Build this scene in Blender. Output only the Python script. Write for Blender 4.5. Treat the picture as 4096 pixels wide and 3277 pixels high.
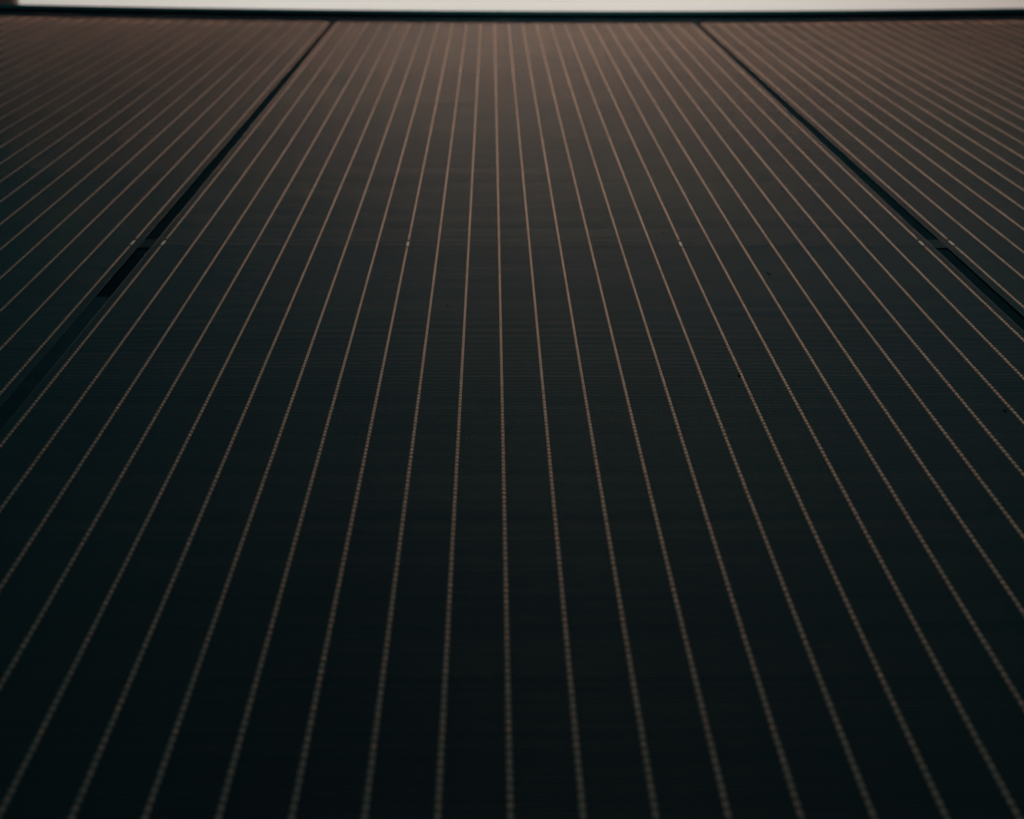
import bpy, math, random
from mathutils import Matrix, Vector
random.seed(7)
sc = bpy.context.scene
for o in list(bpy.data.objects): bpy.data.objects.remove(o)
R = math.radians

# ---------------------------------------------------------------- camera
H_CAM = 0.0848
cd = bpy.data.cameras.new('camera'); cam = bpy.data.objects.new('camera', cd)
sc.collection.objects.link(cam); sc.camera = cam
cd.sensor_width = 36.0; cd.sensor_fit = 'HORIZONTAL'
cd.lens = 4664.0 / 4096.0 * 36.0
cd.clip_start = 0.005; cd.clip_end = 50.0
cam.matrix_world = (Matrix.Translation((-0.0122, 0.0, H_CAM)) @ Matrix.Rotation(R(-1.10), 4, 'Z')
                    @ Matrix.Rotation(R(90.0 - 26.25), 4, 'X') @ Matrix.Rotation(R(0.38), 4, 'Z'))
cd.dof.use_dof = True
cd.dof.focus_distance = 0.222
cd.dof.aperture_fstop = 29.0
cd.dof.aperture_blades = 0

# ---------------------------------------------------------------- world, lamps, exposure
world = bpy.data.worlds.new('World'); sc.world = world; world.use_nodes = True
bg = world.node_tree.nodes['Background']
bg.inputs['Color'].default_value = (0.28, 0.86, 1.0, 1.0)
bg.inputs['Strength'].default_value = 0.085

def area_lamp(name, loc, target, sx, sy, power, col, spread=180.0):
    l = bpy.data.lights.new(name, 'AREA'); l.shape = 'RECTANGLE'; l.size = sx; l.size_y = sy
    l.energy = power; l.color = col; l.spread = R(spread)
    o = bpy.data.objects.new(name, l); sc.collection.objects.link(o)
    o.location = loc
    o.rotation_euler = (Vector(target) - Vector(loc)).to_track_quat('-Z', 'Y').to_euler()
    return o
def spot_lamp(name, loc, target, angle, power, col, blend=1.0, rad=0.03, oval=1.0):
    l = bpy.data.lights.new(name, 'SPOT'); l.spot_size = R(angle); l.spot_blend = blend
    l.energy = power; l.color = col; l.shadow_soft_size = rad
    o = bpy.data.objects.new(name, l); sc.collection.objects.link(o)
    o.location = loc; o.scale = (oval, 1.0, 1.0)
    o.rotation_euler = (Vector(target) - Vector(loc)).to_track_quat('-Z', 'Y').to_euler()
    return o
# warm lamp hung behind and above the far edge, pooled on the far half of the panel
spot_lamp('pendant_lamp', (0.06, 0.75, 1.30), (0.045, 0.43, 0.0), 28.5, 60.0, (1.0, 0.80, 0.67), oval=0.60)
# unseen low warm light, added to give the cells their brown sheen
area_lamp('sheen_fill_lamp', (0.10, 1.75, 0.095), (0.05, 0.60, 0.0), 1.7, 0.20, 5.4, (1.0, 0.45, 0.28))
# extra neutral spot out of view, added to brighten the pale table
spot_lamp('table_fill_lamp', (-0.02, 1.35, 1.20), (-0.03, 1.02, -0.035), 58.0, 47.0, (0.95, 0.97, 0.95))

vs = sc.view_settings
vs.view_transform = 'Standard'; vs.look = 'None'; vs.exposure = 0.0; vs.gamma = 1.0
vs.use_curve_mapping = False
sc.cycles.use_denoising = True
sc.cycles.pixel_filter_type = 'BLACKMAN_HARRIS'; sc.cycles.filter_width = 1.25
sc.cycles.max_bounces = 6
sc.cycles.transparent_max_bounces = 12
sc.cycles.caustics_reflective = False; sc.cycles.caustics_refractive = False
sc.cycles.sample_clamp_indirect = 2.0

# ---------------------------------------------------------------- materials
def new_mat(name):
    m = bpy.data.materials.new(name); m.use_nodes = True
    nt = m.node_tree; b = nt.nodes['Principled BSDF']
    return m, nt, b
def pset(b, **k):
    for n, v in k.items():
        n = n.replace('_', ' ')
        if n in b.inputs: b.inputs[n].default_value = v
def noise(nt, scale, detail=4.0, mapscale=(1, 1, 1), rough=0.55):
    tc = nt.nodes.new('ShaderNodeNewGeometry'); mp = nt.nodes.new('ShaderNodeMapping')
    mp.inputs['Scale'].default_value = mapscale
    n = nt.nodes.new('ShaderNodeTexNoise'); n.inputs['Scale'].default_value = scale
    n.inputs['Detail'].default_value = detail; n.inputs['Roughness'].default_value = rough
    nt.links.new(tc.outputs['Position'], mp.inputs['Vector']); nt.links.new(mp.outputs['Vector'], n.inputs['Vector'])
    return n
def ramp(nt, src, stops):
    r = nt.nodes.new('ShaderNodeValToRGB'); e = r.color_ramp.elements
    e[0].position, e[0].color = stops[0][0], (*stops[0][1], 1)
    e[1].position, e[1].color = stops[-1][0], (*stops[-1][1], 1)
    for p, c in stops[1:-1]:
        q = e.new(p); q.color = (*c, 1)
    nt.links.new(src, r.inputs['Fac']); return r

def mat_cell():
    m, nt, b = new_mat('silicon_cell')
    n = noise(nt, 9.0, 4.0)
    r = ramp(nt, n.outputs['Fac'], [(0.35, (0.003, 0.0105, 0.0205)), (0.65, (0.0035, 0.0165, 0.0175))])
    nt.links.new(r.outputs['Color'], b.inputs['Base Color'])
    n2 = noise(nt, 22.0, 6.0, (0.35, 2.2, 1.0), 0.65)          # faint uneven coating, streaked across the cell
    r2 = ramp(nt, n2.outputs['Fac'], [(0.3, (0.215,) * 3), (0.7, (0.270,) * 3)])
    nt.links.new(r2.outputs['Color'], b.inputs['Roughness'])
    pset(b, Specular_IOR_Level=0.35)
    return m
def mat_finger():
    m, nt, b = new_mat('silver_paste')
    n = noise(nt, 90.0, 4.0, (0.25, 1.6, 1))
    r = ramp(nt, n.outputs['Fac'], [(0.25, (0.060, 0.045, 0.037)), (0.75, (0.100, 0.078, 0.066))])
    nt.links.new(r.outputs['Color'], b.inputs['Base Color'])
    pset(b, Metallic=0.5, Roughness=0.5, Specular_IOR_Level=0.3)
    return m
def mat_busbar(name, lo, hi, metal):
    m, nt, b = new_mat(name)
    n = noise(nt, 700.0, 3.0)
    r = ramp(nt, n.outputs['Fac'], [(0.25, lo), (0.75, hi)])
    nt.links.new(r.outputs['Color'], b.inputs['Base Color'])
    n2 = noise(nt, 1800.0, 2.0)
    r2 = ramp(nt, n2.outputs['Fac'], [(0.3, (0.38,) * 3), (0.7, (0.6,) * 3)])
    nt.links.new(r2.outputs['Color'], b.inputs['Roughness'])
    pset(b, Metallic=metal, Specular_IOR_Level=0.3)
    return m
def mat_plain(name, col, rough, spec=0.5, metal=0.0, nscale=0, amt=0.15):
    m, nt, b = new_mat(name)
    pset(b, Base_Color=(*col, 1), Roughness=rough, Specular_IOR_Level=spec, Metallic=metal)
    if nscale:
        n = noise(nt, nscale)
        r = ramp(nt, n.outputs['Fac'], [(0.3, tuple(c * (1 - amt) for c in col)), (0.7, tuple(c * (1 + amt) for c in col))])
        nt.links.new(r.outputs['Color'], b.inputs['Base Color'])
    return m
def mat_glass():
    """anti-reflective solar glass: clear sheet with a weak Fresnel sheen on its outer faces"""
    m = bpy.data.materials.new('solar_glass'); m.use_nodes = True; nt = m.node_tree; nt.nodes.clear()
    out = nt.nodes.new('ShaderNodeOutputMaterial'); mix = nt.nodes.new('ShaderNodeMixShader')
    tr = nt.nodes.new('ShaderNodeBsdfTransparent'); tr.inputs['Color'].default_value = (0.965, 0.975, 0.97, 1)
    gl = nt.nodes.new('ShaderNodeBsdfGlossy'); gl.inputs['Roughness'].default_value = 0.12
    fr = nt.nodes.new('ShaderNodeFresnel'); fr.inputs['IOR'].default_value = 1.30
    ge = nt.nodes.new('ShaderNodeNewGeometry')
    inv = nt.nodes.new('ShaderNodeMath'); inv.operation = 'SUBTRACT'; inv.inputs[0].default_value = 1.0
    nt.links.new(ge.outputs['Backfacing'], inv.inputs[1])
    mul = nt.nodes.new('ShaderNodeMath'); mul.operation = 'MULTIPLY'
    nt.links.new(fr.outputs['Fac'], mul.inputs[0]); nt.links.new(inv.outputs[0], mul.inputs[1])
    sc2 = nt.nodes.new('ShaderNodeMath'); sc2.operation = 'MULTIPLY'; sc2.inputs[1].default_value = 0.004
    nt.links.new(mul.outputs[0], sc2.inputs[0])
    nt.links.new(sc2.outputs[0], mix.inputs['Fac'])
    nt.links.new(tr.outputs[0], mix.inputs[1]); nt.links.new(gl.outputs[0], mix.inputs[2])
    nt.links.new(mix.outputs[0], out.inputs['Surface'])
    return m
def mat_wood():
    m, nt, b = new_mat('brown_wood')
    n = noise(nt, 30.0, 6.0, (6, 6, 0.6))
    r = ramp(nt, n.outputs['Fac'], [(0.3, (0.05, 0.026, 0.018)), (0.7, (0.095, 0.055, 0.04))])
    nt.links.new(r.outputs['Color'], b.inputs['Base Color']); pset(b, Roughness=0.6)
    return m
def mat_table():
    m, nt, b = new_mat('cream_tabletop')
    n = noise(nt, 9.0, 5.0)
    r = ramp(nt, n.outputs['Fac'], [(0.3, (0.70, 0.735, 0.705)), (0.7, (0.76, 0.795, 0.765))])
    nt.links.new(r.outputs['Color'], b.inputs['Base Color']); pset(b, Roughness=0.6, Specular_IOR_Level=0.2)
    return m
M_CELL, M_FING = mat_cell(), mat_finger()
M_BUS = mat_busbar('copper_wire', (0.23, 0.148, 0.115), (0.35, 0.23, 0.18), 0.2)
M_BEAD = mat_busbar('solder_bead', (0.41, 0.29, 0.23), (0.61, 0.445, 0.36), 0.25)
def mat_matte(name, col, nscale):
    m = bpy.data.materials.new(name); m.use_nodes = True; nt = m.node_tree; nt.nodes.clear()
    out = nt.nodes.new('ShaderNodeOutputMaterial'); d = nt.nodes.new('ShaderNodeBsdfDiffuse')
    d.inputs['Roughness'].default_value = 0.4
    n = noise(nt, nscale)
    r = ramp(nt, n.outputs['Fac'], [(0.3, tuple(c * 0.8 for c in col)), (0.7, tuple(c * 1.2 for c in col))])
    nt.links.new(r.outputs['Color'], d.inputs['Color']); nt.links.new(d.outputs[0], out.inputs['Surface'])
    return m
M_BACK = mat_matte('black_backsheet', (0.004, 0.016, 0.022), 120)
M_FRAME = mat_matte('black_anodised_aluminium', (0.006, 0.032, 0.038), 300)
M_TAPE = mat_matte('dark_fixing_tape', (0.022, 0.036, 0.042), 500)
M_FILL = mat_matte('black_spacer_film', (0.020, 0.050, 0.062), 200)
M_PAD = mat_plain('solder_pad', (0.34, 0.33, 0.29), 0.45, 0.4, 0.3, 900)
M_GLASS, M_WOOD, M_TABLE = mat_glass(), mat_wood(), mat_table()

# ---------------------------------------------------------------- helpers
def mesh_obj(name, verts, faces, mat, parent=None, smooth=False):
    me = bpy.data.meshes.new(name); me.from_pydata(verts, [], faces); me.update()
    if mat: me.materials.append(mat)
    if smooth: me.polygons.foreach_set('use_smooth', [True] * len(me.polygons))
    o = bpy.data.objects.new(name, me); sc.collection.objects.link(o)
    if parent: o.parent = parent
    return o
def link_obj(name, me, parent, loc):
    o = bpy.data.objects.new(name, me); sc.collection.objects.link(o); o.parent = parent; o.location = loc
    return o
SAG = 0.00227 / 0.259 ** 2
def sag(x): return SAG * x * x            # the wide laminate hangs a little in the middle

def extrude_x(profile, x0, x1, n, close=True, caps=True):
    """closed (y, z) profile swept along x and bent by the sag"""
    V, F = [], []; k = len(profile)
    for i in range(n + 1):
        x = x0 + (x1 - x0) * i / n; s = sag(x)
        for (y, z) in profile: V.append((x, y, z + s))
    for i in range(n):
        for j in range(k if close else k - 1):
            a = i * k + j; b = i * k + (j + 1) % k
            F.append((a, b, b + k, a + k))
    if caps and close:
        F.append(tuple(range(k - 1, -1, -1))); F.append(tuple(n * k + j for j in range(k)))
    return V, F

# ---------------------------------------------------------------- setting: the table
def table():
    x0, x1, y0, y1, zt, t = -1.3, 1.3, -0.5, 2.0, -0.035, 0.03
    V = [(x, y, z) for z in (zt - t, zt) for y in (y0, y1) for x in (x0, x1)]
    F = [(0, 2, 3, 1), (4, 5, 7, 6), (0, 1, 5, 4), (1, 3, 7, 5), (3, 2, 6, 7), (2, 0, 4, 6)]
    o = mesh_obj('table_top', V, F, M_TABLE); o['kind'] = 'structure'
    o['label'] = 'pale cream table top behind the panel'
table()

# ---------------------------------------------------------------- the solar panel
PITCH = 0.007                      # busbar spacing
NB = 26                            # busbars per cell
STRING = NB * PITCH                # string pitch
GAP = 0.0030                       # black gap between strings
ROWS = [(0.0765, 0.2580), (0.2580, 0.4400), (0.4400, 0.6085)]
PADS = (0, 8, 17, 25)
FINGER = 0.0006

panel = bpy.data.objects.new('solar_panel', None); sc.collection.objects.link(panel)
panel['label'] = 'black framed solar panel with copper coloured wires across dark cells'
panel['category'] = 'solar panel'
XL, XR = -0.300, 0.300

# backsheet under the cells
V, F = extrude_x([(0.045, -0.0020), (0.6420, -0.0020), (0.6420, -0.0005), (0.045, -0.0005)], XL, XR, 40)
mesh_obj('backsheet', V, F, M_BACK, panel, True).data.polygons.foreach_set('use_smooth', [False] * len(F))

def cell_mesh(cx, y0, y1):
    """thin wafer with clipped corners"""
    hw = STRING / 2 - GAP / 2; ch = 0.0022; n = 16; t = 0.00022
    xs = [-hw, -hw + ch] + [-hw + ch + (2 * hw - 2 * ch) * i / n for i in range(1, n)] + [hw - ch, hw]
    ya, yb = y0 + 0.00002, y1 - 0.00002
    V, F = [], []
    for x in xs:
        c = ch if abs(abs(x) - hw) < 1e-9 else 0.0
        s = sag(cx + x)
        c = c if y1 > 0.6 else 0.0            # only the last row has its corners clipped
        V += [(cx + x, ya, s), (cx + x, yb - c, s), (cx + x, ya, s - t), (cx + x, yb - c, s - t)]
    for i in range(len(xs) - 1):
        a, b = 4 * i, 4 * (i + 1)
        F += [(a, b, b + 1, a + 1), (a + 2, a + 3, b + 3, b + 2), (a, a + 2, b + 2, b), (a + 1, b + 1, b + 3, a + 3)]
    e = 4 * (len(xs) - 1)
    F += [(0, 1, 3, 2), (e, e + 2, e + 3, e + 1)]
    return V, F

def finger_mesh(cx, y0, y1, rnd):
    """raised printed contact lines, half-round, running across the cell"""
    hw = STRING / 2 - GAP / 2 - 0.00015; n = 8; V, F = [], []
    prof = [(-0.5, 0.0), (-0.36, 0.62), (0.0, 1.0), (0.36, 0.62), (0.5, 0.0)]
    y = y0 + 0.0003; k = len(prof)
    while y < y1 - 0.0002:
        hgt = FH * rnd.uniform(0.82, 1.15); wd = FW * rnd.uniform(0.85, 1.15)
        inset = 0.0016 if (y1 > 0.6 and y1 - y < 0.002) else 0.0
        base = len(V); xa, xb = -hw + inset, hw - inset
        for i in range(n + 1):
            x = cx + xa + (xb - xa) * i / n; s = sag(x) + 0.000004
            jy = rnd.uniform(-1, 1) * 0.000012
            for (py, pz) in prof: V.append((x, y + jy + py * wd, s + pz * hgt))
        for i in range(n):
            for j in range(k - 1):
                a = base + i * k + j
                F.append((a, a + k, a + k + 1, a + 1))
        y += FINGER
    return V, F
FH, FW = 0.000034, 0.000075

def busbar_mesh(length, cut0, cut1, rnd):
    """round-topped wire with a raised solder bead at every second contact line, origin at its near end"""
    prof = [(-0.5, 0.0), (-0.40, 0.62), (-0.15, 0.97), (0.15, 0.97), (0.40, 0.62), (0.5, 0.0)]
    V, F = [], []; k = len(prof)
    st = []; y = cut0; per = 2 * FINGER
    i = 0
    while y < length - cut1:
        ph = i % 4
        b = rnd.uniform(0.85, 1.15)
        st.append((y, (0.00012 if ph < 2 else 0.00026 * b), (0.00042 if ph < 2 else 0.00056 * (0.5 + 0.5 * b))))
        y += per * (0.30 if ph == 0 else 0.14 if ph == 1 else 0.34 if ph == 2 else 0.22); i += 1
    st.append((length - cut1, 0.00013, 0.00042))
    for (y, h, w) in st:
        for (px, pz) in prof: V.append((px * w, y, 0.00001 + pz * h))
    for i in range(len(st) - 1):
        for j in range(k - 1):
            a = i * k + j
            F.append((a, a + 1, a + k + 1, a + k))
    F.append(tuple(range(k))[::-1]); F.append(tuple((len(st) - 1) * k + j for j in range(k)))
    me = bpy.data.meshes.new('busbar'); me.from_pydata(V, [], F); me.update()
    me.materials.append(M_BUS); me.materials.append(M_BEAD)
    for i in range(len(st) - 1):
        if i % 4 == 2:
            for j in range(k - 1): me.polygons[i * (k - 1) + j].material_index = 1
    return me

rnd = random.Random(3)
PAD_HALF, PAD_GAP = 0.0016, 0.0012
CUT = PAD_HALF + PAD_GAP
bus = {}
for ri, (y0, y1) in enumerate(ROWS):
    L = y1 - y0
    bus[ri] = ([busbar_mesh(L, 0, 0.0 if ri < 2 else 0.0012, rnd) for _ in range(3)],
               busbar_mesh(L, CUT if ri > 0 else 0.0, CUT if ri < 2 else 0.0012, rnd))
# solder pad shared by all
w, l, h = 0.00062, PAD_HALF * 2, 0.00016
pv = [(-w/2, -l/2, 0), (w/2, -l/2, 0), (w/2, l/2, 0), (-w/2, l/2, 0),
      (-w/2*.75, -l/2*.92, h), (w/2*.75, -l/2*.92, h), (w/2*.75, l/2*.92, h), (-w/2*.75, l/2*.92, h)]
pad_me = bpy.data.meshes.new('solder_pad')
pad_me.from_pydata(pv, [], [(4, 5, 6, 7), (0, 1, 5, 4), (1, 2, 6, 5), (2, 3, 7, 6), (3, 0, 4, 7), (3, 2, 1, 0)])
pad_me.update(); pad_me.materials.append(M_PAD)

for si in (-1, 0, 1):
    cx = si * STRING
    for ri, (y0, y1) in enumerate(ROWS):
        V, F = cell_mesh(cx, y0, y1)
        cell = mesh_obj('cell', V, F, M_CELL, panel)
        V, F = finger_mesh(cx, y0, y1, rnd)
        fg = mesh_obj('contact_lines', V, F, M_FING, cell, True); fg['kind'] = 'stuff'
        for k in range(NB):
            x = cx + (k - (NB - 1) / 2) * PITCH
            if ri == 0 and abs(x) > 0.17: continue       # far outside the picture beside the camera
            normal, cut = bus[ri]
            link_obj('busbar', cut if k in PADS else rnd.choice(normal), cell, (x, y0, sag(x)))
            if ri > 0 and k in PADS:
                link_obj('solder_pad', pad_me, cell, (x, y0, sag(x) + 0.00001))

# dark fixing tape bridging the gap between strings at each row joint
for xg, yb, b in ((-STRING / 2, 0.2580, 0.0030), (STRING / 2, 0.2580, 0.0030), (-STRING / 2, 0.1850, 0.0385)):
    s = sag(xg); a = GAP / 2 - 0.00003
    z0, z1 = s - 0.00045, s - 0.00006
    V = [(xg - a, yb - b, z0), (xg + a, yb - b, z0), (xg + a, yb + b, z0), (xg - a, yb + b, z0),
         (xg - a, yb - b, z1), (xg + a, yb - b, z1), (xg + a, yb + b, z1), (xg - a, yb + b, z1)]
    F = [(4, 5, 6, 7), (0, 1, 5, 4), (1, 2, 6, 5), (2, 3, 7, 6), (3, 0, 4, 7), (3, 2, 1, 0)]
    mesh_obj('fixing_tape', V, F, M_TAPE if b < 0.01 else M_FILL, panel)

# cover glass
V, F = extrude_x([(0.045, 0.0004), (0.638, 0.0004), (0.638, 0.0009), (0.045, 0.0009)], XL, XR, 40)
V2 = V
g = mesh_obj('cover_glass', V2, [tuple(reversed(f)) for f in F], M_GLASS, panel)

# frame: far rail with a lip over the glass, and the two side rails out of the picture
prof = [(0.632, 0.00093), (0.632, 0.00115), (0.6322, 0.00130), (0.6446, 0.00130), (0.645, 0.0010),
        (0.645, -0.033), (0.620, -0.033), (0.620, -0.0315), (0.6432, -0.0315), (0.6432, 0.00093)]
V, F = extrude_x(prof, XL, XR, 60)
mesh_obj('frame_rail', V, [tuple(reversed(f)) for f in F], M_FRAME, panel)
for sx in (-1, 1):
    xo, xi, s = sx * 0.3125, sx * 0.2985, sag(0.30)
    xa, xb = min(xo, xi), max(xo, xi)
    if sx > 0: xa = XR + 0.0001
    else: xb = XL - 0.0001
    V = [(x, y, z) for z in (-0.033, s + 0.0013) for y in (0.045, 0.645) for x in (xa, xb)]
    F = [(0, 2, 3, 1), (4, 5, 7, 6), (0, 1, 5, 4), (1, 3, 7, 5), (3, 2, 6, 7), (2, 0, 4, 6)]
    mesh_obj('frame_rail', V, F, M_FRAME, panel)

# a few faint dark flecks caught under the glass
FLECKS = [(0.0476, 0.2377), (0.0286, 0.2666), (0.0656, 0.3048), (0.0311, 0.1850), (0.0722, 0.1706), (-0.0210, 0.2188)]
def flecks():
    V, F = [], []; q = random.Random(11)
    for (x, y) in FLECKS:
        n = 8; L, W = q.uniform(0.0005, 0.0013), q.uniform(0.00015, 0.0004); an = q.uniform(-0.5, 0.5)
        b = len(V); z = sag(x) + 0.00004
        for zz, sc_ in ((0.00002, 1.0), (0.00010, 0.7)):
            for i in range(n):
                t = 2 * math.pi * i / n; r = q.uniform(0.65, 1.1) * sc_
                u, v = W * r * math.cos(t), L * r * math.sin(t)
                V.append((x + u * math.cos(an) - v * math.sin(an), y + u * math.sin(an) + v * math.cos(an), z + zz))
        for i in range(n): F.append((b + i, b + (i + 1) % n, b + n + (i + 1) % n, b + n + i))
        F.append(tuple(b + n + i for i in range(n)))
    o = mesh_obj('dust_flecks', V, F, mat_matte('dark_dust', (0.008, 0.010, 0.010), 900), panel); o['kind'] = 'stuff'
flecks()

# ---------------------------------------------------------------- brown wooden board on the table, left
def post():
    xr, y0, wx, wy, z0, z1, c = -0.3605, 0.90, 0.20, 0.012, -0.035, 0.000, 0.002
    pts = [(xr - wx + c, y0), (xr - c, y0), (xr, y0 + c), (xr, y0 + wy - c), (xr - c, y0 + wy),
           (xr - wx + c, y0 + wy), (xr - wx, y0 + wy - c), (xr - wx, y0 + c)]
    V = [(x, y, z) for z in (z0, z1) for (x, y) in pts]; n = 8
    F = [(i, (i + 1) % n, n + (i + 1) % n, n + i) for i in range(n)] + [tuple(range(n))[::-1], tuple(range(n, 2 * n))]
    o = mesh_obj('wooden_board', V, F, M_WOOD)
    o['label'] = 'dark brown wooden board on edge on the cream table behind the panel'
    o['category'] = 'board'
post()
